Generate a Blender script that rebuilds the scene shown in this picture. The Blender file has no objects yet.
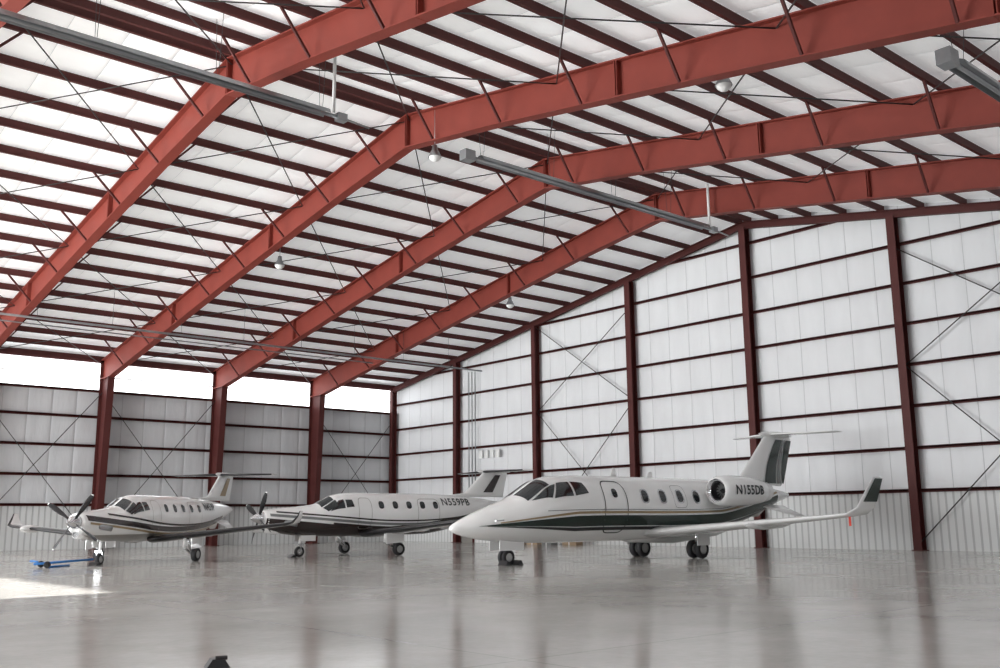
import bpy, math, random, bmesh
from mathutils import Vector, Matrix
random.seed(4)
sc=bpy.context.scene
sc.view_settings.view_transform='Standard'
# ------------------------------------------------------------ dimensions
XG=37.73; BAY=6.474; YW=54.11; CS=7.14; HE=10.02; YR=25.59; HR=14.87; SL=0.17
YR2=2*YR-YW          # opposite eave
XE=XG-9*BAY          # door end
def rh(y): return HR-SL*abs(y-YR)
# ------------------------------------------------------------ materials
def newmat(name):
    m=bpy.data.materials.new(name); m.use_nodes=True
    nt=m.node_tree; b=nt.nodes['Principled BSDF']; return m,nt,b
def mat(name,col,rough=.5,metal=0,var=.08,scale=3,bump=0,spec=.5,coat=0):
    m,nt,b=newmat(name); N=nt.nodes; L=nt.links
    tc=N.new('ShaderNodeTexCoord'); no=N.new('ShaderNodeTexNoise'); no.inputs['Scale'].default_value=scale; no.inputs['Detail'].default_value=4
    L.new(tc.outputs['Object'],no.inputs['Vector'])
    r=N.new('ShaderNodeMix'); r.data_type='RGBA'
    r.inputs[6].default_value=tuple(c*(1-var) for c in col)+(1,); r.inputs[7].default_value=tuple(min(1,c*(1+var)) for c in col)+(1,)
    L.new(no.outputs['Fac'],r.inputs[0]); L.new(r.outputs[2],b.inputs['Base Color'])
    b.inputs['Roughness'].default_value=rough; b.inputs['Metallic'].default_value=metal
    b.inputs['Specular IOR Level'].default_value=spec; b.inputs['Coat Weight'].default_value=coat
    if bump:
        bp=N.new('ShaderNodeBump'); bp.inputs['Strength'].default_value=bump; bp.inputs['Distance'].default_value=.03
        L.new(no.outputs['Fac'],bp.inputs['Height']); L.new(bp.outputs[0],b.inputs['Normal'])
    return m
def emis(name,col,st):
    m,nt,b=newmat(name); b.inputs['Base Color'].default_value=col+(1,); b.inputs['Emission Color'].default_value=col+(1,); b.inputs['Emission Strength'].default_value=st
    N=nt.nodes; no=N.new('ShaderNodeTexNoise'); no.inputs['Scale'].default_value=.6; mr=N.new('ShaderNodeMapRange'); mr.inputs[3].default_value=st*.8; mr.inputs[4].default_value=st*1.15
    tc=N.new('ShaderNodeTexCoord'); nt.links.new(tc.outputs['Object'],no.inputs['Vector']); nt.links.new(no.outputs['Fac'],mr.inputs[0]); nt.links.new(mr.outputs[0],b.inputs['Emission Strength'])
    return m
def panelmat(name,col,axis,period,rib=False,var=.1,stretch=(1,1,.25),glow=0):
    """faced insulation / ribbed sheet: seams repeating along an axis"""
    m,nt,b=newmat(name); N=nt.nodes; L=nt.links
    tc=N.new('ShaderNodeTexCoord'); sp=N.new('ShaderNodeSeparateXYZ'); L.new(tc.outputs['Object'],sp.inputs[0])
    mp=N.new('ShaderNodeMapping'); mp.inputs['Scale'].default_value=stretch; L.new(tc.outputs['Object'],mp.inputs[0])
    no=N.new('ShaderNodeTexNoise'); no.inputs['Scale'].default_value=1.3; no.inputs['Detail'].default_value=5; L.new(mp.outputs[0],no.inputs['Vector'])
    def M(op,a,bv=None):
        n=N.new('ShaderNodeMath'); n.operation=op
        for i,v in enumerate([a,bv]):
            if v is None: continue
            if isinstance(v,(int,float)): n.inputs[i].default_value=v
            else: L.new(v,n.inputs[i])
        return n.outputs[0]
    fr=M('FRACT',M('DIVIDE',sp.outputs[axis],period))
    tri=M('ABSOLUTE',M('SUBTRACT',fr,.5))      # .5 at seam, 0 mid
    line=M('GREATER_THAN',tri,.486 if not rib else .36)
    pill=M('POWER',M('MULTIPLY',tri,2.0),6.0)
    cr=N.new('ShaderNodeMix'); cr.data_type='RGBA'; cr.inputs[6].default_value=tuple(c*(1-var) for c in col)+(1,); cr.inputs[7].default_value=tuple(min(1,c*(1+var*.6)) for c in col)+(1,)
    L.new(no.outputs['Fac'],cr.inputs[0])
    c2=N.new('ShaderNodeMix'); c2.data_type='RGBA'; c2.inputs[7].default_value=tuple(c*(.74 if not rib else .7) for c in col)+(1,)
    L.new(line,c2.inputs[0]); L.new(cr.outputs[2],c2.inputs[6]); L.new(c2.outputs[2],b.inputs['Base Color'])
    h=M('SUBTRACT',M('MULTIPLY',no.outputs['Fac'],.8 if not rib else .05),M('MULTIPLY',pill,.35))
    bp=N.new('ShaderNodeBump'); bp.inputs['Strength'].default_value=.55; bp.inputs['Distance'].default_value=.16 if not rib else .05
    L.new(h,bp.inputs['Height']); L.new(bp.outputs[0],b.inputs['Normal'])
    b.inputs['Roughness'].default_value=.5
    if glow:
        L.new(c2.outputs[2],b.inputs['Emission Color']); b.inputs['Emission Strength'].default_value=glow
    return m
RED=mat('red_primer_steel',(.20,.036,.025),.6,0,.16,1.5,spec=.3)
DRED=mat('dark_red_steel',(.08,.018,.016),.6,0,.15,2,spec=.3)
PURL=mat('purlin_steel',(.09,.024,.022),.6,0,.15,2,spec=.3)
WHITE=mat('white_paint',(.90,.905,.90),.15,0,.02,2,coat=.5)
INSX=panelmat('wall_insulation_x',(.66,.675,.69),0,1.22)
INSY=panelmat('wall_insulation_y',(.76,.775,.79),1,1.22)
LINX=panelmat('liner_sheet_x',(.70,.715,.71),0,.3,True,.03)
LINY=panelmat('liner_sheet_y',(.74,.755,.75),1,.3,True,.03)
CEIL=panelmat('ceiling_insulation_glow',(.86,.875,.885),0,1.5,False,.06,(.3,1,1),glow=.30)  # opaque insulation; emission added to brighten the ceiling
SKYL=emis('translucent_panel',(.95,.98,1.0),3.4)
STEEL=mat('galvanised_steel',(.33,.34,.35),.35,.7,.1,6)
CABLE=mat('cable_steel',(.04,.036,.036),.5,.2,.1,6)
ALU=mat('polished_aluminium',(.75,.76,.78),.12,1,.03,4)
TIRE=mat('tyre_rubber',(.02,.02,.022),.75,0,.2,20)
HUB=mat('wheel_hub',(.5,.5,.5),.4,.4,.1,9)
GLASS=mat('dark_glass',(.018,.022,.025),.06,0,.1,2,spec=.8)
BLACK=mat('black_paint',(.015,.015,.017),.35,0,.1,5)
GREEN=mat('dark_green_paint',(.008,.024,.018),.2,0,.05,3,coat=.2)
GREYP=mat('grey_paint',(.20,.21,.21),.25,0,.05,3,coat=.3)
BROWN=mat('dark_brown_paint',(.03,.02,.019),.22,0,.05,3,coat=.3)
GOLD=mat('tan_paint',(.33,.24,.13),.3,0,.05,3)
BELLY=mat('belly_grey_paint',(.28,.27,.25),.3,0,.05,3,coat=.3)
BLUE=mat('blue_paint',(.02,.16,.45),.4,0,.1,5)
REDTAG=mat('red_fabric',(.6,.05,.03),.7,0,.1,9)
CARD=mat('cardboard',(.38,.28,.18),.8,0,.1,5)
TXT=mat('registration_black',(.012,.016,.02),.4,0,.05,5)
LAMPG=mat('frosted_glass',(.85,.86,.85),.3,0,.05,5)
# floor
def floormat():
    m,nt,b=newmat('polished_concrete'); N=nt.nodes; L=nt.links
    tc=N.new('ShaderNodeTexCoord'); n1=N.new('ShaderNodeTexNoise'); n1.inputs['Scale'].default_value=.35; n1.inputs['Detail'].default_value=8; n1.inputs['Roughness'].default_value=.65
    L.new(tc.outputs['Object'],n1.inputs['Vector'])
    n2=N.new('ShaderNodeTexNoise'); n2.inputs['Scale'].default_value=9; n2.inputs['Detail'].default_value=5; L.new(tc.outputs['Object'],n2.inputs['Vector'])
    cr=N.new('ShaderNodeValToRGB'); cr.color_ramp.elements[0].position=.3; cr.color_ramp.elements[0].color=(.43,.415,.385,1); cr.color_ramp.elements[1].position=.7; cr.color_ramp.elements[1].color=(.56,.545,.515,1)
    mx=N.new('ShaderNodeMath'); mx.operation='MULTIPLY_ADD'; mx.inputs[1].default_value=.25; L.new(n2.outputs['Fac'],mx.inputs[0])
    m2=N.new('ShaderNodeMath'); m2.operation='MULTIPLY'; m2.inputs[1].default_value=.75; L.new(n1.outputs['Fac'],m2.inputs[0]); L.new(m2.outputs[0],mx.inputs[2]); L.new(mx.outputs[0],cr.inputs[0])
    br=N.new('ShaderNodeTexBrick'); br.offset=0; br.inputs['Scale'].default_value=1; br.inputs['Brick Width'].default_value=BAY; br.inputs['Row Height'].default_value=CS; br.inputs['Mortar Size'].default_value=.015
    br.inputs['Color1'].default_value=(1,1,1,1); br.inputs['Color2'].default_value=(1,1,1,1); br.inputs['Mortar'].default_value=(.75,.75,.75,1); L.new(tc.outputs['Object'],br.inputs['Vector'])
    mm=N.new('ShaderNodeMix'); mm.data_type='RGBA'; mm.blend_type='MULTIPLY'; mm.inputs[0].default_value=1; L.new(cr.outputs[0],mm.inputs[6]); L.new(br.outputs['Color'],mm.inputs[7]); L.new(mm.outputs[2],b.inputs['Base Color'])
    rr=N.new('ShaderNodeMapRange'); rr.inputs[3].default_value=.07; rr.inputs[4].default_value=.22; L.new(n1.outputs['Fac'],rr.inputs[0]); L.new(rr.outputs[0],b.inputs['Roughness'])
    bp=N.new('ShaderNodeBump'); bp.inputs['Strength'].default_value=.05; bp.inputs['Distance'].default_value=.02; L.new(n2.outputs['Fac'],bp.inputs['Height']); L.new(bp.outputs[0],b.inputs['Normal'])
    return m
FLOOR=floormat()
# ------------------------------------------------------------ mesh builder
class MB:
    def __init__(s): s.v=[];s.f=[];s.m=[];s.sm=[];s.mats=[]
    def mi(s,m):
        if m not in s.mats: s.mats.append(m)
        return s.mats.index(m)
    def add(s,vs,fs,m,smooth=False):
        o=len(s.v); s.v+= [tuple(v) for v in vs]; k=s.mi(m) if not isinstance(m,list) else None
        for i,f in enumerate(fs):
            s.f.append([o+a for a in f]); s.m.append(k if k is not None else s.mi(m[i])); s.sm.append(smooth)
    def box(s,a,b,m):
        x0,y0,z0=a;x1,y1,z1=b
        s.add([(x0,y0,z0),(x1,y0,z0),(x1,y1,z0),(x0,y1,z0),(x0,y0,z1),(x1,y0,z1),(x1,y1,z1),(x0,y1,z1)],
              [(0,3,2,1),(4,5,6,7),(0,1,5,4),(1,2,6,5),(2,3,7,6),(3,0,4,7)],m)
    def beam(s,p,q,w,h,m,side=(1,0,0)):
        """rect section; w along 'side', h perpendicular"""
        p=Vector(p);q=Vector(q);d=(q-p).normalized(); a=Vector(side); a=(a-d*a.dot(d)).normalized(); b=d.cross(a)
        vs=[]
        for c in(p,q):
            for sx,sy in((-1,-1),(1,-1),(1,1),(-1,1)): vs.append(c+a*sx*w/2+b*sy*h/2)
        s.add(vs,[(0,3,2,1),(4,5,6,7),(0,1,5,4),(1,2,6,5),(2,3,7,6),(3,0,4,7)],m)
    def poly(s,pts,n,t,m):
        """flat plate: polygon extruded +-t/2 along n"""
        n=Vector(n); k=len(pts); vs=[Vector(p)-n*t/2 for p in pts]+[Vector(p)+n*t/2 for p in pts]
        fs=[tuple(range(k))[::-1],tuple(range(k,2*k))]+[(i,(i+1)%k,(i+1)%k+k,i+k) for i in range(k)]
        s.add(vs,fs,m)
    def cyl(s,p,q,r,m,r2=None,n=12,smooth=True):
        r2=r if r2 is None else r2
        s.lathe([(0,0),(0,r),(1,r2),(1,0)],p,Vector(q)-Vector(p),m,n,smooth)
    def lathe(s,prof,o,ax,m,n=24,smooth=True):
        """prof: (t,r) t multiplies ax vector"""
        o=Vector(o);ax=Vector(ax);d=ax.normalized(); a=Vector((0,0,1)) if abs(d.z)<.9 else Vector((1,0,0)); a=(a-d*a.dot(d)).normalized(); b=d.cross(a)
        vs=[];fs=[]
        for t,r in prof:
            for i in range(n):
                an=2*math.pi*i/n; vs.append(o+ax*t+(a*math.cos(an)+b*math.sin(an))*max(r,1e-4))
        for j in range(len(prof)-1):
            for i in range(n):
                i2=(i+1)%n; fs.append((j*n+i,j*n+i2,(j+1)*n+i2,(j+1)*n+i))
        s.add(vs,fs,m,smooth)
    def loft(s,rings,m,smooth=True,cap=True,matf=None):
        n=len(rings[0]); vs=[p for r in rings for p in r]; fs=[];ms=[]
        for j in range(len(rings)-1):
            for i in range(n):
                i2=(i+1)%n; fs.append((j*n+i,j*n+i2,(j+1)*n+i2,(j+1)*n+i)); ms.append(matf(j,i) if matf else m)
        if cap:
            fs.append(tuple(range(n))[::-1]); ms.append(ms[0] if matf is None else m); fs.append(tuple(range((len(rings)-1)*n,len(rings)*n))); ms.append(m)
        s.add(vs,fs,ms,smooth)
    def grid(s,P,m,smooth=True):
        a=len(P);b=len(P[0]); vs=[p for r in P for p in r]
        s.add(vs,[(i*b+j,(i+1)*b+j,(i+1)*b+j+1,i*b+j+1) for i in range(a-1) for j in range(b-1)],m,smooth)
    def build(s,name,parent=None):
        me=bpy.data.meshes.new(name); me.from_pydata(s.v,[],s.f)
        for m in s.mats: me.materials.append(m)
        me.polygons.foreach_set('material_index',s.m); me.polygons.foreach_set('use_smooth',s.sm); me.update()
        ob=bpy.data.objects.new(name,me); bpy.context.collection.objects.link(ob)
        if parent: ob.parent=parent
        return ob
def empty(name,loc,rz=0,scale=(1,1,1)):
    e=bpy.data.objects.new(name,None); bpy.context.collection.objects.link(e); e.location=loc; e.rotation_euler=(0,0,rz); e.scale=scale; e.empty_display_size=.3; return e
# ------------------------------------------------------------ shell
b=MB(); b.box((XE,YR2,-.3),(XG,YW,0),FLOOR); b.build('floor')
APR=mat('asphalt_apron',(.33,.33,.32),.8,0,.1,1)
b=MB(); b.box((XE-120,YR2-60,-.35),(XE,YW+60,-.01),APR); b.build('ground_apron')
LH=2.3; WB=8.35; GI=.22   # liner height, window bottom, girt depth
# left (far side) wall
b=MB(); b.box((XE,YW,LH),(XG+.1,YW+.15,WB),INSX); b.box((XE,YW-.03,0),(XG,YW+.15,LH),LINX); b.box((XE,YW,HE-.02),(XG+.1,YW+.15,HE+.35),INSX)
b.build('wall_left')
b=MB(); b.box((XE,YW+.02,WB),(XG,YW+.12,HE),SKYL); b.build('window_1')
# near side wall
b=MB(); b.box((XE,YR2-.15,0),(XG+.1,YR2,WB),INSX); b.box((XE,YR2-.15,HE-.02),(XG+.1,YR2,HE+.35),INSX); b.build('wall_right')
b=MB(); b.box((XE,YR2-.12,WB),(XG,YR2-.02,HE),SKYL); b.build('fill_light_strip')  # unseen glowing strip behind the camera, added as fill light
# gable wall
b=MB()
b.poly([(XG+.08,YR2,LH),(XG+.08,YW,LH),(XG+.08,YW,HE+.3),(XG+.08,YR,HR+.3),(XG+.08,YR2,HE+.3)],(1,0,0),.15,INSY)
b.box((XG-.03,YR2,0),(XG+.15,YW,LH),LINY); b.build('wall_back')
# door end wall
DY0,DY1,DH=19.4,50.5,8.0
b=MB(); b.box((XE-.15,YR2,0),(XE,DY0,DH),INSY); b.box((XE-.15,DY1,0),(XE,YW,DH),INSY)
b.poly([(XE-.075,YR2,DH),(XE-.075,YW,DH),(XE-.075,YW,HE+.3),(XE-.075,YR,HR+.3),(XE-.075,YR2,HE+.3)],(1,0,0),.15,INSY); b.build('wall_front')
# ceiling with shallow sag between purlins
NP=17; dp=(YW-YR)/NP; PH=.27
b=MB()
for sg in(1,-1):
    P=[]
    for k in range(NP*4+1):
        y=YR+sg*k*dp/4; sag=-.05*math.sin(math.pi*(k%4)/4)
        P.append([(x,y,rh(y)+PH+.02+sag) for x in(XE-.2,XG+.2)])
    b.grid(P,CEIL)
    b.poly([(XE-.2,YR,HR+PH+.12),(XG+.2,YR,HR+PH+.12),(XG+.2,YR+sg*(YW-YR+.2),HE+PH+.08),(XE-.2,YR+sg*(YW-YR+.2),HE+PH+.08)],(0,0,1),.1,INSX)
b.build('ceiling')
# purlins
b=MB()
for sg in(1,-1):
    for k in range(NP+1):
        y=YR+sg*(k*dp if k else .25); z=rh(y)
        b.box((XE,y-.015,z),(XG,y+.015,z+PH),PURL)
        b.box((XE,y-.055,z-.005),(XG,y+.055,z+.02),PURL)
b.build('roof_purlins')
# girts
b=MB(); GZ=[LH+1.65*k for k in range(8)]
for z in [2.3,3.85,5.4,6.95,8.35]:
    b.box((XE,YW-GI,z-.035),(XG,YW+.0,z+.035),DRED); b.box((XE,YW-GI,z-.09),(XG,YW-GI+.02,z+.06),DRED)
b.box((XE,YW-GI,9.1),(XG,YW-GI+.05,9.16),LAMPG)
b.box((XE,YW-GI-.02,HE-.12),(XG,YW,HE+.02),PURL)
for z in GZ:
    ye=YW if z<HE-.1 else YR+(HR-z)/SL; y0=YR2 if z<HE-.1 else YR-(HR-z)/SL
    b.box((XG-GI,y0,z-.035),(XG,ye,z+.035),DRED); b.box((XG-GI,y0,z-.085),(XG-GI+.02,ye,z+.055),DRED)
b.build('wall_girts')
# steel frames
def frame(X,name):
    b=MB(); D=1.05; yo=YW-GI
    for sg in(1,-1):
        def Y(d): return YR+sg*d
        W=YW-YR-GI; 
        def top(d): return HR-SL*d
        kn=W-1.25; D2=1.25
        n=6; ds=[kn*i/n for i in range(n+1)]
        def dep(d): return D+ (D2-D)*max(0,(d-kn*.55)/(kn*.45)) + .12*max(0,1-d/3)
        b.poly([(X,Y(d),top(d)) for d in ds]+[(X,Y(W),top(W))]+[(X,Y(W),top(kn)-dep(kn)),]+[(X,Y(d),top(d)-dep(d)) for d in ds[::-1]],(1,0,0),.025,RED)
        b.beam((X,Y(0),top(0)-.02),(X,Y(W),top(W)-.02),.36,.04,RED,(1,0,0))
        for i in range(n): b.beam((X,Y(ds[i]),top(ds[i])-dep(ds[i])),(X,Y(ds[i+1]),top(ds[i+1])-dep(ds[i+1])),.36,.04,RED)
        zk=top(kn)-dep(kn)
        b.poly([(X,Y(W),0),(X,Y(W-.75),0),(X,Y(kn),zk),(X,Y(W),zk)],(1,0,0),.025,DRED)
        b.beam((X,Y(W),0),(X,Y(W),top(W)),.36,.04,DRED); b.beam((X,Y(W-.75),0),(X,Y(kn),zk),.36,.04,DRED)
        b.beam((X,Y(kn),zk),(X,Y(W),zk),.36,.04,RED)
        b.box((X-.25,min(Y(W+.02),Y(W-.9)),0),(X+.25,max(Y(W+.02),Y(W-.9)),.04),DRED)
        for d in (.02,9.5,19):
            for o in(-.035,.035) if d>.1 else (.02,):
                b.beam((X,Y(d+o),top(d)),(X,Y(d+o),top(d)-dep(d)-.02),.34,.025,RED)
        for k in range(1,NP,2):
            d=k*dp-.0
            if d>kn: continue
            zb=top(d)-dep(d)+.03
            for e in(-1,1):
                b.beam((X+e*.17,Y(d-.15),zb),(X+e*1.15,Y(d),top(d)+.05),.065,.065,DRED)
    return b.build(name)
for k in range(1,10): frame(XG-k*BAY,'steel_portal_frame' if k==1 else 'steel_portal_frame.%03d'%(k-1))
# gable frame
b=MB(); X=XG-GI-.16
for sg in(1,-1):
    W=YW-YR
    b.beam((X,YR,HR-.02),(X,YR+sg*W,HE-.02),.2,.03,DRED); b.beam((X,YR,HR-.33),(X,YR+sg*W,HE-.33),.2,.03,DRED)
    b.poly([(X,YR,HR),(X,YR+sg*W,HE),(X,YR+sg*W,HE-.33),(X,YR,HR-.33)],(1,0,0),.02,DRED)
def hcol(b,x,y,z,w=.3,d=.34,m=DRED):
    b.box((x-d/2,y-.012,0),(x+d/2,y+.012,z),m); b.box((x-d/2-.02,y-w/2,0),(x-d/2,y+w/2,z),m); b.box((x+d/2,y-w/2,0),(x+d/2+.02,y+w/2,z),m)
    b.box((x-d/2-.06,y-w/2-.06,0),(x+d/2+.06,y+w/2+.06,.03),m)
for i in range(1,8):
    y=YW-i*CS
    hcol(b,X,y,rh(y)-.3,.34 if i>=3 else .3)
hcol(b,X,YW-.35,HE-.2,.3)
b.build('gable_wall_frame')
# cables
b=MB()
def cab(p,q,r=.024,m=CABLE): b.cyl(p,q,r,m,n=6)
xw=XG-.3
for i0,i1 in((2,3),(5,6)):
    ya,yb=YW-i0*CS,YW-i1*CS
    for z0,z1 in((.3,7.2),(7.2,rh((ya+yb)/2)-1.0)) :
        cab((xw,ya,z0),(xw,yb,z1)); cab((xw,ya,z1),(xw,yb,z0))
yw=YW-.3
for k in(4,3,6,1):
    xa,xb=XG-k*BAY,XG-(k-1)*BAY
    cab((xa,yw,.3),(xb,yw,8.3),.02); cab((xa,yw,8.3),(xb,yw,.3),.02)
for k in(2,3,4,5,6):
    xa,xb=XG-k*BAY,XG-(k-1)*BAY
    for j in range(-4,4):
        ya=YR+j*(YW-YR)/4; yb=YR+(j+1)*(YW-YR)/4
        cab((xa,ya,rh(ya)-.2),(xb,yb,rh(yb)-.2),.022); cab((xb,ya,rh(ya)-.2),(xa,yb,rh(yb)-.2),.022)
b.build('cross_brace_cables')
# heater tubes
def heater(name,y,z,x0,x1):
    b=MB()
    b.cyl((x0,y,z),(x1,y,z),.055,STEEL)
    P=[]
    for x in(x0+.3,x1-.3):
        P.append([(x,y+dy,z+dz) for dy,dz in((-.2,-.03),(-.15,.10),(-.06,.15),(.06,.15),(.15,.10),(.2,-.03))])
    b.grid(P,STEEL,False)
    b.box((x0-.4,y-.16,z-.16),(x0,y+.16,z+.18),STEEL); b.box((x1,y-.11,z-.1),(x1+.3,y+.11,z+.12),STEEL)
    b.cyl((x1-.1,y,z+.1),(x1-.1,y,rh(y)+.1),.05,LAMPG); b.cyl((x1+.3,y,z+.0),(x1+1.1,y,z-.05),.03,STEEL)
    x=x0+.4
    while x<x1:
        for e in(-.2,.2): b.cyl((x,y+e*.4,z+.15),(x,y+e,rh(y)+.05),.008,CABLE,n=5)
        x+=3.1
    return b.build(name)
heater('radiant_tube_heater',22.7,12.6,-12,13.7)
heater('radiant_tube_heater.001',22.7,12.6,18.7,31.0)
heater('radiant_tube_heater.002',8.2,10.75,19.9,30)
b=MB(); b.cyl((-5,44,10.0),(36.9,44,10.0),.05,STEEL); b.cyl((-5,45.2,9.95),(30,45.2,9.95),.03,STEEL)
x=-4
while x<36: b.cyl((x,44,10),(x,44,rh(44)+.05),.01,CABLE,n=5); x+=3.2
b.build('gas_pipe')
def lamp(name,x,y,z):
    b=MB(); b.cyl((x,y,z+.35),(x,y,rh(y)+.05),.015,STEEL,n=8)
    b.lathe([(.0,.0),(.0,.08),(-.18,.1),(-.2,.13),(-.40,.22),(-.41,.22),(-.38,.2)],(x,y,z+.4),(0,0,1),STEEL)
    b.lathe([(-.38,.2),(-.46,.18),(-.54,.1),(-.56,0)],(x,y,z+.4),(0,0,1),LAMPG)
    return b.build(name)
for i,p in enumerate([(19.4,13.6,12.0),(18.3,24.15,12.95),(19.2,36.1,11.9),(31.9,35.8,11.9)]): lamp('high_bay_lamp' if i==0 else 'high_bay_lamp.%03d'%i,*p)
# wall conduits
b=MB()
for y in(45.9,45.6,45.3): b.cyl((XG-.28,y,3.0),(XG-.28,y,10.2),.03,STEEL,n=8)
for k in range(4): b.box((XG-.34,44.6-k*.5,4.9),(XG-.24,44.9-k*.5,5.35),LAMPG)
b.build('electrical_conduits')
# ------------------------------------------------------------ aircraft helpers
def interp(tab,x):
    n=len(tab)
    if x<=tab[0][0]: return tab[0][1:]
    if x>=tab[-1][0]: return tab[-1][1:]
    for i in range(n-1):
        if tab[i][0]<=x<=tab[i+1][0]: break
    x0,x1=tab[i][0],tab[i+1][0]; h=x1-x0; t=(x-x0)/h; out=[]
    for c in range(1,len(tab[0])):
        y0,y1=tab[i][c],tab[i+1][c]; d=(y1-y0)/h
        def sl(a,b_): return 0 if a*b_<=0 else 2*a*b_/(a+b_)
        d0=(y0-tab[i-1][c])/(x0-tab[i-1][0]) if i>0 else d
        d1=(tab[i+2][c]-y1)/(tab[i+2][0]-x1) if i<n-2 else d
        m0=sl(d0,d) if i>0 else d; m1=sl(d,d1) if i<n-2 else d
        out.append((2*t**3-3*t*t+1)*y0+(t**3-2*t*t+t)*h*m0+(-2*t**3+3*t*t)*y1+(t**3-t*t)*h*m1)
    return out
class Fus:
    def __init__(s,tab): s.tab=tab
    def P(s,x,th,off=0):
        zb,zt,w=interp(s.tab,x); zc=(zb+zt)/2;a=(zt-zb)/2
        return Vector((x,(w+off)*math.cos(th),zc+(a+off)*math.sin(th)))
    def S(s,x,z,side,off=.012):
        zb,zt,w=interp(s.tab,x); zc=(zb+zt)/2;a=(zt-zb)/2
        q=max(-.999,min(.999,(z-zc)/a)); th=math.asin(q)
        p=Vector((x,(w+off)*math.cos(th),zc+(a+off)*q)); p.y*=side; return p
    def mesh(s,mb,m,nx=90,nt=48,matf=None):
        x0,x1=s.tab[0][0],s.tab[-1][0]; rings=[];xs=[]
        for i in range(nx+1):
            t=i/nx; x=x0+(x1-x0)*(t**1.6*(.6)+t*.4); xs.append(x)
            rings.append([s.P(x,2*math.pi*j/nt) for j in range(nt)])
        mf=None
        if matf: mf=lambda j,i: matf((xs[j]+xs[j+1])/2,(rings[j][i].z+rings[j+1][i].z)/2) or m
        mb.loft(rings,m,matf=mf)
    def band(s,mb,x0,x1,zt,zb,m,off=.012,n=60,k=5,sides=(-1,1)):
        for sd in sides:
            G=[]
            for i in range(n+1):
                x=x0+(x1-x0)*i/n; a=zb(x);c=zt(x)
                G.append([s.S(x,a+(c-a)*j/k,sd,off) for j in range(k+1)])
            mb.grid(G,m)
    def lower(s,mb,x0,x1,zt,m,off=.01,n=90,k=14):
        """paint below the line z=zt(x), wrapped all the way under the belly"""
        G=[]
        for i in range(n+1):
            x=x0+(x1-x0)*i/n; zb_,zt_,w=interp(s.tab,x); zc=(zb_+zt_)/2;a=(zt_-zb_)/2
            t0=math.asin(max(-.999,min(.999,(zt(x)-zc)/a)))
            G.append([s.P(x,t0-(math.pi+2*t0)*j/k,off) for j in range(k+1)])
        mb.grid(G,m)
    def oval(s,mb,xc,zc,rx,rz,m,off=.014,pw=3,n=20,sides=(-1,1)):
        for sd in sides:
            vs=[s.S(xc,zc,sd,off)]
            for ring in(.5,1):
                for i in range(n):
                    a=2*math.pi*i/n; c,d=math.cos(a),math.sin(a)
                    r=ring/((abs(c)**pw+abs(d)**pw)**(1/pw)); vs.append(s.S(xc+rx*c*r,zc+rz*d*r,sd,off))
            fs=[(0,1+i,1+(i+1)%n) for i in range(n)]+[(1+i,1+n+i,1+n+(i+1)%n,1+(i+1)%n) for i in range(n)]
            mb.add(vs,fs,m,True)
    def outline(s,mb,xc,zc,rx,rz,t,m,off=.013,pw=5,n=40,sides=(-1,)):
        for sd in sides:
            G=[]
            for i in range(n+1):
                a=2*math.pi*i/n;c,d=math.cos(a),math.sin(a); r=1/((abs(c)**pw+abs(d)**pw)**(1/pw))
                G.append([s.S(xc+(rx+o)*c*r,zc+(rz+o)*d*r,sd,off) for o in(0,t)])
            mb.grid(G,m)
    def pane(s,mb,c4,m,off=.015,n=8,sides=(-1,1)):
        """c4: four (x,theta) corners: bl, br, tr, tl"""
        for sd in sides:
            G=[]
            for i in range(n+1):
                u=i/n;row=[]
                for j in range(n+1):
                    v=j/n
                    x=(1-u)*(1-v)*c4[0][0]+u*(1-v)*c4[1][0]+u*v*c4[2][0]+(1-u)*v*c4[3][0]
                    th=math.radians((1-u)*(1-v)*c4[0][1]+u*(1-v)*c4[1][1]+u*v*c4[2][1]+(1-u)*v*c4[3][1])
                    p=s.P(x,th,off); p.y*=sd; row.append(p)
                G.append(row)
            mb.grid(G,m)
def foil(mb,secs,m,boot=None,n=11):
    """secs: (le xyz, chord, thickness ratio, thickness dir)"""
    rings=[]
    for le,c,t,d in secs:
        le=Vector(le);d=Vector(d).normalized(); up=[];lo=[]
        for i in range(n+1):
            x=.5*(1-math.cos(math.pi*i/n)); yt=5*t*(.2969*math.sqrt(x)-.126*x-.3516*x*x+.2843*x**3-.1015*x**4)
            up.append(le+Vector((x*c,0,0))+d*yt*c); lo.append(le+Vector((x*c,0,0))-d*yt*c)
        rings.append(up[::-1]+lo[1:])
    mf=None
    if boot: mf=lambda j,i: boot if (n-3<=i<=n+2) else m
    mb.loft(rings,m,matf=mf)
def wheel(mb,x,y,r,w,kx=1):
    o=len(mb.v)
    mb.lathe([(-.38,0),(-.42,.2*r),(-.36,.35*r),(-.42,.56*r),(.42,.56*r),(.36,.35*r),(.42,.2*r),(.38,0)],(x,y,r),(0,w,0),HUB,20)
    mb.lathe([(-.4,.54*r),(-.5,.66*r),(-.48,.86*r),(-.36,.97*r),(-.15,r),(.15,r),(.36,.97*r),(.48,.86*r),(.5,.66*r),(.4,.54*r)],(x,y,r),(0,w,0),TIRE,28)
    for i in range(o,len(mb.v)): a=mb.v[i]; mb.v[i]=(x+(a[0]-x)*kx,a[1],a[2])
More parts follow.
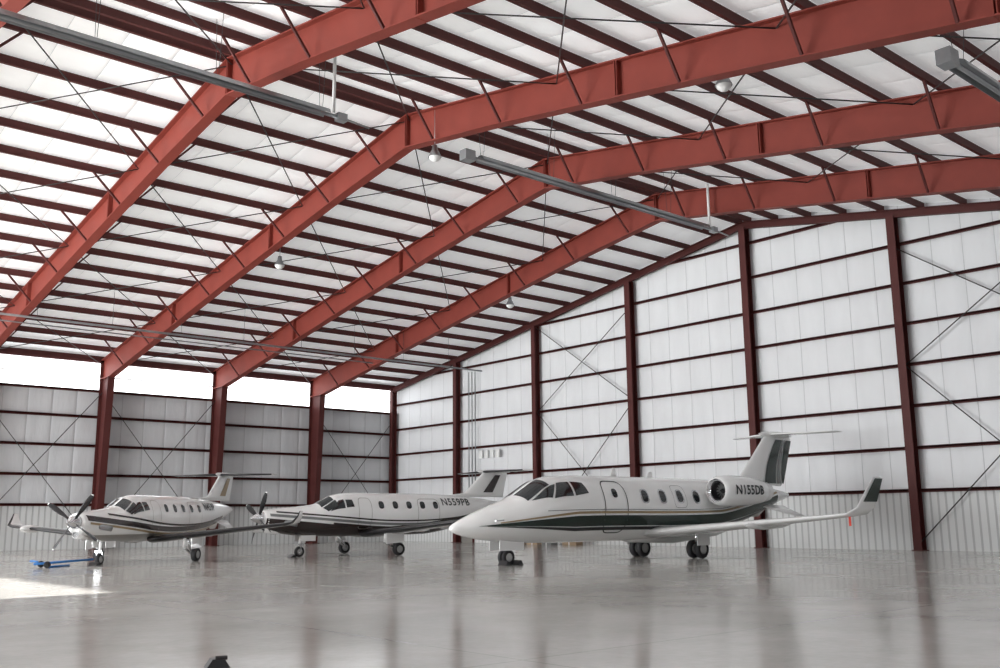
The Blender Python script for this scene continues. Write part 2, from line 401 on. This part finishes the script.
def text_on(body,size,x,z,fn,m,parent,name,bold=.012,spacing=1.0):
    """flat lettering wrapped on a surface: fn(x,z)->point"""
    cu=bpy.data.curves.new(name,'FONT'); cu.body=body; cu.size=size; cu.offset=bold; cu.resolution_u=3; cu.space_character=spacing
    ob=bpy.data.objects.new(name+'_tmp',cu); bpy.context.collection.objects.link(ob)
    bpy.context.view_layer.update(); dg=bpy.context.evaluated_depsgraph_get()
    me=bpy.data.meshes.new_from_object(ob.evaluated_get(dg)); bpy.data.objects.remove(ob)
    bm=bmesh.new(); bm.from_mesh(me)
    for i in range(1,10):
        bmesh.ops.bisect_plane(bm,geom=bm.verts[:]+bm.edges[:]+bm.faces[:],plane_co=(0,size*.075*i,0),plane_no=(0,1,0))
    bm.to_mesh(me); bm.free()
    for v in me.vertices: v.co=fn(x+v.co.x,z+v.co.y)
    me.materials.clear(); me.materials.append(m)
    o=bpy.data.objects.new(name,me); bpy.context.collection.objects.link(o); o.parent=parent; return o
# ------------------------------------------------------------ business jet
def jet(loc,rz):
    E=empty('business_jet',loc,rz)
    tab=[(0,1.04,1.10,.03),(.08,.98,1.17,.11),(.3,.90,1.28,.22),(.8,.79,1.48,.42),(1.5,.70,1.72,.61),(2.2,.64,1.95,.76),(2.7,.62,2.22,.84),(3.2,.61,2.48,.89),(3.8,.60,2.62,.93),(5,.60,2.68,.95),(10,.62,2.68,.95),(11.5,.75,2.66,.90),(13,1.05,2.62,.74),(14.5,1.45,2.52,.5),(15.8,1.85,2.38,.28),(16.7,2.08,2.26,.08)]
    F=Fus(tab); b=MB(); F.mesh(b,WHITE); b.build('fuselage',E)
    # paint
    b=MB()
    def rise(x): return .55*max(0,(x-11.2)/4.5)**1.3
    def wv(x): return 1.12+.05*math.sin((x-1)*.5)+.02*x+rise(x)
    def th(x,a): return a*min(1,max(0,(x-.7))/3.5)
    F.band(b,.75,15.6,lambda x:wv(x)+th(x,.15),lambda x:wv(x)-th(x,.17),GREEN)
    F.band(b,1.4,15.6,lambda x:wv(x)+th(x,.26)+.02,lambda x:wv(x)+th(x,.21)+.0,GOLD)
    F.band(b,1.0,14.9,lambda x:wv(x)-th(x,.20),lambda x:wv(x)-th(x,.30),BLACK)
    F.band(b,3.0,12,lambda x:wv(x)+.34,lambda x:wv(x)+.32,GREYP)
    b.build('stripes',E)
    # glazing
    b=MB()
    F.pane(b,[(2.32,84),(2.45,42),(3.35,52),(3.25,84)],GLASS)
    F.pane(b,[(2.55,38),(3.25,24),(3.55,50),(3.38,50)],GLASS)
    F.pane(b,[(3.32,22),(4.1,22),(4.1,52),(3.62,52)],GLASS)
    F.pane(b,[(4.18,22),(4.75,26),(4.65,48),(4.18,52)],GLASS)
    for i in range(5): F.oval(b,7.3+i*.88,2.02,.15,.19,GLASS)
    F.oval(b,5.9,2.1,.12,.14,GLASS,sides=(-1,))
    b.build('windows',E)
    b=MB(); F.outline(b,5.9,1.68,.5,.78,.03,BLACK); F.outline(b,9.05,2.02,.32,.36,.012,GREYP)
    for i in range(5): F.outline(b,7.3+i*.88,2.02,.16,.20,.03,ALU,pw=3,sides=(-1,1))
    b.build('cabin_door',E)
    # wings
    b=MB()
    for s in(-1,1):
        foil(b,[((7.5,s*.5,.86),3.1,.13,(0,0,1)),((7.9,s*1.2,.90),2.75,.12,(0,0,1)),((9.85,s*6.15,1.34),1.35,.1,(0,0,1)),((10.0,s*6.4,1.38),1.25,.1,(0,-s*.4,1)),
                ((10.35,s*6.57,1.58),1.05,.09,(0,-s,.5)),((11.0,s*6.8,2.5),.5,.08,(0,-s,.2))],WHITE)
        b.lathe([(0,0),(.12,.09),(.4,.14),(.8,.1),(1,0)],(8.5,s*3.8,1.05),(2.6,0,.03),WHITE,12)
    b.lathe([(0,0.05),(.15,.3),(.5,.42),(.85,.25),(1,.04)],(6.4,0,.82),(6.6,0,.12),WHITE,20)
    b.build('wings',E)
    b=MB()
    for s in(-1,1):
        b.poly([(10.62,s*6.66,1.75),(11.4,s*6.66,1.75),(11.5,s*6.84,2.45),(11.08,s*6.84,2.45)],(0,1,.25),.012,GREEN)
    b.beam((10.3,-6.35,1.31),(10.3,-6.35,1.03),.02,.07,REDTAG); b.build('winglet_markings',E)
    # fin & stabiliser
    b=MB()
    foil(b,[((12.4,0,2.5),3.9,.08,(0,1,0)),((13.6,0,2.75),2.95,.09,(0,1,0)),((15.3,0,4.35),1.85,.09,(0,1,0)),((15.5,0,4.5),1.6,.06,(0,1,0))],WHITE)
    b.lathe([(0,0),(.15,.1),(.6,.13),(1,.02)],(15.0,0,4.5),(2.3,0,0),WHITE,14)
    for s in(-1,1):
        foil(b,[((15.5,0,4.5),1.35,.09,(0,0,1)),((16.5,s*2.3,4.5),.7,.08,(0,0,1))],WHITE)
        foil(b,[((14.2,s*.35,1.75),1.7,.06,(0,s*1,1)),((15.6,s*1.05,1.35),.6,.05,(0,s*1,1))],WHITE)
    b.build('tail_fin',E)
    b=MB()
    for s in(-1,1):   # green sweep on fin
        for (u0a,u1a,mm) in((.34,.60,GREEN),(.64,.72,GREYP),(.76,.97,GREEN)):
            G=[]
            for i in range(11):
                v=i/10; z=2.6+1.7*v; le=13.5+1.85*v; c=3.05-1.2*v
                k=(1-v)**2*.18
                xs=[le+c*(u0a+k+(u1a-u0a)*j/3) for j in range(4)]
                xs=[min(x,le+c*.97) for x in xs]
                row=[]
                for x in xs:
                    t=(x-le)/c; yt=5*.09*(.2969*math.sqrt(t)-.126*t-.3516*t*t+.2843*t**3-.1015*t**4)*c
                    row.append((x,s*(yt+.03),z))
                G.append(row)
            b.grid(G,mm)
    b.build('fin_stripes',E)
    # engines
    for s in(-1,1):
        b=MB(); o=(10.3,s*1.45,2.22)
        b.lathe([(.12,.30),(.03,.34),(0,.40),(.02,.44),(.15,.50),(.8,.54),(1.6,.52),(2.4,.42),(2.9,.33),(2.9,.29),(2.4,.3)],o,(1,0,0),WHITE,32)
        b.lathe([(.12,.30),(.5,.32),(.5,0)],o,(1,0,0),BLACK,24); b.lathe([(0,.40),(.03,.34),(.12,.3)],o,(.99,0,0),ALU,32)
        b.lathe([(.22,0),(.34,.07),(.5,.11)],o,(1,0,0),ALU,16)
        for i in range(18):
            a=2*math.pi*i/18; c,d=math.cos(a),math.sin(a)
            b.beam((10.72,o[1]+c*.1,o[2]+d*.1),(10.76,o[1]+c*.31,o[2]+d*.31),.06,.012,GREYP,(.7,-d,c))
        b.lathe([(2.2,.28),(2.9,.2),(3.2,.12),(3.2,0)],o,(1,0,0),STEEL,20)
        foil(b,[((10.9,s*.75,2.2),2.3,.12,(0,0,1)),((11.1,s*1.1,2.22),1.9,.12,(0,0,1))],WHITE)
        b.build('engine_nacelle',E)
    def nac(x,z):
        t=x-10.3; R=[(0,.44),(.15,.50),(.8,.54),(1.6,.52),(2.4,.42),(2.9,.33)]
        r=interp(R,t)[0]; dz=max(-.97,min(.97,(z-2.22)/r)); return Vector((x,-1.45-(r*math.sqrt(1-dz*dz)+.016),z))
    text_on('N155DB',.44,10.72,2.1,nac,TXT,E,'registration',.012,1.08)
    # gear
    b=MB(); wheel(b,2.1,-.09,.22,.13); wheel(b,2.1,.09,.22,.13)
    b.cyl((2.1,0,.22),(2.15,0,.8),.045,ALU); b.cyl((2.1,-.12,.22),(2.1,.12,.22),.03,ALU); b.cyl((2.12,0,.45),(2.5,0,.72),.025,ALU)
    b.box((1.65,-.24,.42),(2.6,-.22,.72),WHITE); b.box((1.65,.22,.42),(2.6,.24,.72),WHITE)
    for s in(-1,1):
        for dy in(-.17,.17): wheel(b,9.4,s*1.27+dy,.3,.2)
        b.cyl((9.4,s*1.27,.3),(9.3,s*1.3,1.0),.06,ALU); b.cyl((9.4,s*1.27-.2,.3),(9.4,s*1.27+.2,.3),.035,ALU); b.cyl((9.4,s*1.27,.5),(9.7,s*1.27,.95),.025,ALU)
        b.box((9.05,s*1.55-.01,.42),(9.7,s*1.55+.01,.98),WHITE)
    b.poly([(1.75,-.2,0),(2.05,-.2,0),(1.83,-.2,.14)],(0,1,0),.35,BLACK); b.poly([(2.15,-.2,0),(2.45,-.2,0),(2.37,-.2,.14)],(0,1,0),.35,BLACK)
    b.build('landing_gear',E)
    b=MB(); 
    for x,h in((6.6,.28),(8.4,.2)): foil(b,[((x,0,2.62),.35,.08,(0,1,0)),((x+.15,0,2.68+h),.16,.08,(0,1,0))],WHITE)
    b.beam((1.5,-.62,1.3),(1.1,-.72,1.28),.03,.03,ALU); b.build('antennas',E)
    return E
jet((17.35,22.15,0),math.radians(-.6))
# ------------------------------------------------------------ single turboprop
def turboprop(name,loc,rz,scale,style,reg,span=8.1,prot=20):
    """loc = nose wheel ground position"""
    E=empty(name,loc,rz,scale); kx=scale[2]/scale[0]
    X0=-2.3
    T=[(.55,1.42,2.12,.36),(.7,1.28,2.16,.44),(1.2,1.12,2.22,.52),(2.2,.98,2.32,.62),(2.9,.95,2.42,.71),(3.3,.93,2.62,.77),(3.8,.92,2.86,.81),(4.4,.92,2.96,.84),(5,.92,2.98,.84),(8.6,.95,2.98,.84),(10,1.15,2.93,.73),(12,1.68,2.78,.42),(13.3,2.08,2.62,.2),(14.0,2.3,2.5,.04)]
    tab=[(r[0]+X0,)+r[1:] for r in T]; F=Fus(tab)
    x_=lambda v:v+X0
    b=MB(); F.mesh(b,WHITE,nx=130,nt=64); b.build('fuselage',E)
    b=MB()
    if style=='brown':
        F.lower(b,x_(.56),x_(13.6),lambda x: 1.78-.10*(x-x_(.55)) if x<x_(5.5) else 1.285+.012*max(0,x-x_(5.5))**2+.05*(x-x_(5.5)),BROWN)
        def wv(x): return 1.93-.085*(x-x_(.6))+.018*max(0,x-x_(5))**2*1.0
        F.band(b,x_(.7),x_(12.2),lambda x:wv(x)+.06,lambda x:wv(x)-.06,GREYP,.014)
        F.band(b,x_(1.0),x_(12.4),lambda x:wv(x)+.20,lambda x:wv(x)+.13,BROWN,.014)
        F.band(b,x_(3.5),x_(12.0),lambda x:wv(x)-.12,lambda x:wv(x)-.22,BROWN,.014)
    else:
        F.lower(b,x_(.56),x_(13.6),lambda x: 1.25+.10*max(0,x-x_(9)),BELLY)
        def wv(x): return 1.95-.10*(x-x_(.6))+.02*max(0,x-x_(4.5))**2
        F.band(b,x_(.7),x_(12.2),lambda x:wv(x)+.11,lambda x:wv(x)-.11,BROWN)
        F.band(b,x_(.8),x_(12.2),lambda x:wv(x)-.16,lambda x:wv(x)-.24,GOLD)
        F.band(b,x_(2.0),x_(11.6),lambda x:wv(x)+.33-.02*(x-x_(2)),lambda x:wv(x)+.25-.02*(x-x_(2)),BROWN)
    b.build('stripes',E)
    b=MB()
    F.pane(b,[(x_(3.0),85),(x_(3.02),46),(x_(3.62),55),(x_(3.6),85)],GLASS)
    F.pane(b,[(x_(3.06),42),(x_(3.25),22),(x_(3.75),28),(x_(3.68),52)],GLASS)
    F.pane(b,[(x_(3.35),20),(x_(4.05),18),(x_(4.05),46),(x_(3.82),46)],GLASS)
    F.pane(b,[(x_(4.12),19),(x_(4.5),20),(x_(4.45),42),(x_(4.12),44)],GLASS)
    for i in range(5): F.oval(b,x_(5.9+i*.75),2.38,.14,.18,GLASS)
    b.build('windows',E)
    b=MB(); F.outline(b,x_(5.05),1.98,.32,.72,.02,BELLY); F.outline(b,x_(8.5),1.98,.6,.7,.02,BELLY,pw=7); b.build('cabin_door',E)
    b=MB()
    BT=BLACK; L=span
    for s in(-1,1):
        foil(b,[((x_(4.9),s*.5,1.02),2.3,.16,(0,0,1)),((x_(5.05),s*1.0,1.05),2.1,.16,(0,0,1)),((x_(5.45),s*(L-.35),1.62),1.15,.13,(0,0,1)),((x_(5.6),s*(L-.12),1.68),1.0,.11,(0,-s*.5,1)),((x_(5.95),s*L,1.95),.6,.09,(0,-s,.4)),((x_(6.15),s*(L+.04),2.2),.35,.08,(0,-s,.2))],WHITE,boot=BT)
        for yy in(2.3,4.6): b.lathe([(0,0),(.2,.07),(.7,.08),(1,0)],(x_(6.2),s*yy,1.02+.06*yy),(1.3,0,0),WHITE,10)
    b.lathe([(0,0),(.1,.12),(.35,.19),(.7,.16),(1,.02)],(x_(4.95),L-1.2,1.5),(1.6,0,0),WHITE,16)
    b.build('wings',E)
    b=MB()
    foil(b,[((x_(9.6),0,2.85),4.1,.04,(0,1,0)),((x_(11.2),0,3.05),2.5,.09,(0,1,0)),((x_(12.3),0,4.1),1.65,.1,(0,1,0)),((x_(12.35),0,4.22),1.6,.08,(0,1,0))],WHITE)
    for s in(-1,1):
        foil(b,[((x_(12.3),0,4.22),1.35,.12,(0,0,1)),((x_(12.75),s*2.6,4.22),.75,.1,(0,0,1))],WHITE,boot=BT)
        foil(b,[((x_(11.4),s*.2,1.85),1.6,.05,(0,s,1)),((x_(12.6),s*.5,1.4),.6,.05,(0,s,1))],WHITE)
    b.lathe([(0,0),(.1,.08),(.6,.12),(1,.02)],(x_(11.95),0,4.24),(2.2,0,0),WHITE,14)
    for s in(-1,1):
        b.poly([(x_(12.3),s*.13,3.1),(x_(12.9),s*.12,3.1),(x_(13.45),s*.085,4.05),(x_(13.1),s*.1,4.05)],(0,1,0),.012,BROWN if style=='brown' else GOLD)
    b.build('tail_fin',E)
    # prop
    b=MB(); hz=1.78
    b.lathe([(0,0),(.05,.07),(.2,.17),(.4,.25),(.6,.29),(.62,.0)],(X0,0,hz),(1,0,0),ALU,28)
    for i in range(4):
        a=math.radians(prot+90*i); c,d=math.cos(a),math.sin(a); R=Vector((0,c,d)); Tn=Vector((0,-d,c))
        G=[]
        for r,ch,tw,tk in((.15,.10,70,.06),(.35,.13,62,.05),(.6,.2,50,.035),(.9,.22,38,.025),(1.15,.19,30,.018),(1.28,.13,27,.014),(1.33,.04,26,.01)):
            t=math.radians(tw); cd=Vector((math.sin(t),0,0))+Tn*math.cos(t); nd=Vector((math.cos(t),0,0))-Tn*math.sin(t)
            o=Vector((X0+.38,0,hz))+R*r; ring=[]
            for j in range(10):
                q=2*math.pi*j/10; ring.append(o+cd*ch/2*math.cos(q)+nd*tk/2*math.sin(q))
            G.append(ring)
        b.loft(G,GREYP,matf=lambda j,i:(LAMPG if j>=5 else BLACK))
    b.lathe([(0,.02),(0,.16),(.4,.2),(1,.05)],(x_(.62),0,1.28),(1.2,0,-.1),WHITE,16); b.lathe([(0,0),(0,.13)],(x_(.6),0,1.28),(1,0,0),BLACK,16)
    for s in(-1,1): b.cyl((x_(1.35),s*.45,1.6),(x_(1.75),s*.78,1.5),.11,STEEL,.12,14)
    b.build('propeller',E)
    # gear
    b=MB(); wheel(b,0,0,.24,.17,kx); b.cyl((0,-.11,.24),(0,.11,.24),.035,ALU)
    for s in(-1,1): b.beam((0,s*.12,.24),(0,s*.12,.55),.05,.03,ALU)
    b.cyl((0,0,.5),(.05,0,1.05),.06,WHITE); b.box((-.12,-.14,.52),(.12,.14,.6),ALU); b.box((-.1,-.3,.72),(.6,-.28,.98),WHITE); b.box((-.1,.28,.72),(.6,.3,.98),WHITE)
    for s in(-1,1):
        wheel(b,3.55,s*2.26,.3,.24,kx); b.cyl((3.55,s*2.1,.3),(3.1,s*2.1,1.0),.06,ALU); b.beam((3.55,s*2.08,.3),(3.0,s*2.0,.62),.07,.07,ALU); b.cyl((3.0,s*2.0,.62),(3.05,s*2.0,1.1),.07,WHITE)
        b.poly([(2.8,s*2.42,.55),(3.7,s*2.42,.62),(3.7,s*2.42,1.05),(2.8,s*2.42,1.05)],(0,1,0),.02,WHITE)
    b.poly([(-.5,0,0),(-.2,0,0),(-.3,0,.14)],(0,1,0),.35,BLACK)
    b.build('landing_gear',E)
    fn=lambda x,z:F.S(x,z,-1,.016)
    if style=='brown': text_on(reg,.5,x_(9.3),2.38,fn,TXT,E,'registration',.008,1.12)
    else: text_on(reg,.5,x_(9.5),2.32,fn,TXT,E,'registration',.01)
    return E
turboprop('turboprop_airplane',(19.05,33.5,0),0,(.90,.86,.81),'brown','N559PB',prot=28)
turboprop('turboprop_airplane.001',(11.3,32.5,0),math.radians(39),(.81,.81,.76),'gold','N459P',span=6.7,prot=35)
# ------------------------------------------------------------ small things
b=MB(); 
px=Vector((11.0,32.2,0)); q=Vector((9.2,32.0,0))
b.cyl(px+Vector((0,0,.2)),q+Vector((0,0,.12)),.035,BLUE); b.cyl(px+Vector((-.6,.35,.03)),px+Vector((-1.4,-.3,.03)),.03,BLUE)
b.cyl(q+Vector((0,-.35,.2)),q+Vector((0,.35,.2)),.03,BLUE)
for s in(-.3,.3): b.cyl(q+Vector((.3,s,.1)),q+Vector((.3,s+.05,.1)),.1,TIRE)
b.build('tow_bar')
b=MB(); b.poly([(4.07,8.8,0),(4.27,8.73,0),(4.22,8.75,.08),(4.12,8.78,.08)],(.3,1,0),.16,BLACK); b.cyl((4.12,8.7,.09),(4.22,8.67,.09),.02,BLACK,n=8); b.build('wheel_chock')
def boxes(name,x,y,w,h,m,d=.5):
    b=MB(); b.box((x-d,y-w/2,0),(x,y+w/2,h),m); b.box((x-d-.01,y-w/2-.01,h*.86),(x+.01,y+w/2+.01,h*.89),BLACK); b.box((x-d-.012,y-.03,0),(x-d,y+.03,h),LAMPG); return b.build(name)
boxes('cardboard_box',36.9,40.3,.6,.45,CARD); boxes('cardboard_box.001',36.9,39.3,.8,.35,CARD); boxes('storage_bin',36.9,38.2,.7,.6,GREYP)
boxes('cardboard_box.002',36.9,36.5,1.0,.3,CARD)
b=MB(); b.box((XG-.12,45.8,0),(XG-.04,46.9,2.15),BELLY); b.box((XG-.14,45.7,0),(XG-.035,45.8,2.2),DRED); b.box((XG-.14,46.9,0),(XG-.035,47.0,2.2),DRED); b.box((XG-.14,45.7,2.15),(XG-.035,47.0,2.2),DRED); b.cyl((XG-.16,46.0,1.0),(XG-.16,46.0,1.15),.02,ALU); b.build('door_1')
# ------------------------------------------------------------ light
def area(name,loc,rot,sx,sy,e,col=(1,1,1)):
    l=bpy.data.lights.new(name,'AREA'); l.shape='RECTANGLE'; l.size=sx; l.size_y=sy; l.energy=e; l.color=col
    o=bpy.data.objects.new(name,l); bpy.context.collection.objects.link(o); o.location=loc; o.rotation_euler=rot; return o
area('door_skylight',(XE-.3,(DY0+DY1)/2,DH/2),(0,math.radians(-90),0),DH,DY1-DY0,16000,(.95,.98,1))
s=bpy.data.lights.new('sun','SUN'); s.energy=34; s.angle=.005; s.color=(1,.98,.95); so=bpy.data.objects.new('sun',s); bpy.context.collection.objects.link(so)
dirv=Vector((1,0,-DH/(7.2-XE))); so.rotation_euler=dirv.to_track_quat('-Z','Y').to_euler(); so.location=(-60,30,30)
w=bpy.data.worlds.new('sky'); sc.world=w; w.use_nodes=True; nt=w.node_tree; sk=nt.nodes.new('ShaderNodeTexSky'); sk.sky_type='PREETHAM'
sk.sun_direction=(-.9,0,.35); sk.turbidity=4
nt.links.new(sk.outputs[0],nt.nodes['Background'].inputs[0]); nt.nodes['Background'].inputs[1].default_value=.6
# ------------------------------------------------------------ camera
cam=bpy.data.cameras.new('camera'); cam.sensor_width=36; cam.lens=977.1/1000*36; cam.clip_end=500
co=bpy.data.objects.new('camera',cam); bpy.context.collection.objects.link(co)
hd,pt,ro=map(math.radians,(48.92,10.78,.516))
fh=Vector((math.cos(hd),math.sin(hd),0)); r=Vector((math.sin(hd),-math.cos(hd),0)); u=Vector((0,0,1))
fw=fh*math.cos(pt)+u*math.sin(pt); up=u*math.cos(pt)-fh*math.sin(pt)
r2=r*math.cos(ro)-up*math.sin(ro); u2=up*math.cos(ro)+r*math.sin(ro)
M=Matrix((r2,u2,-fw)).transposed().to_4x4(); M.translation=Vector((0,0,1.3)); co.matrix_world=M
sc.camera=co
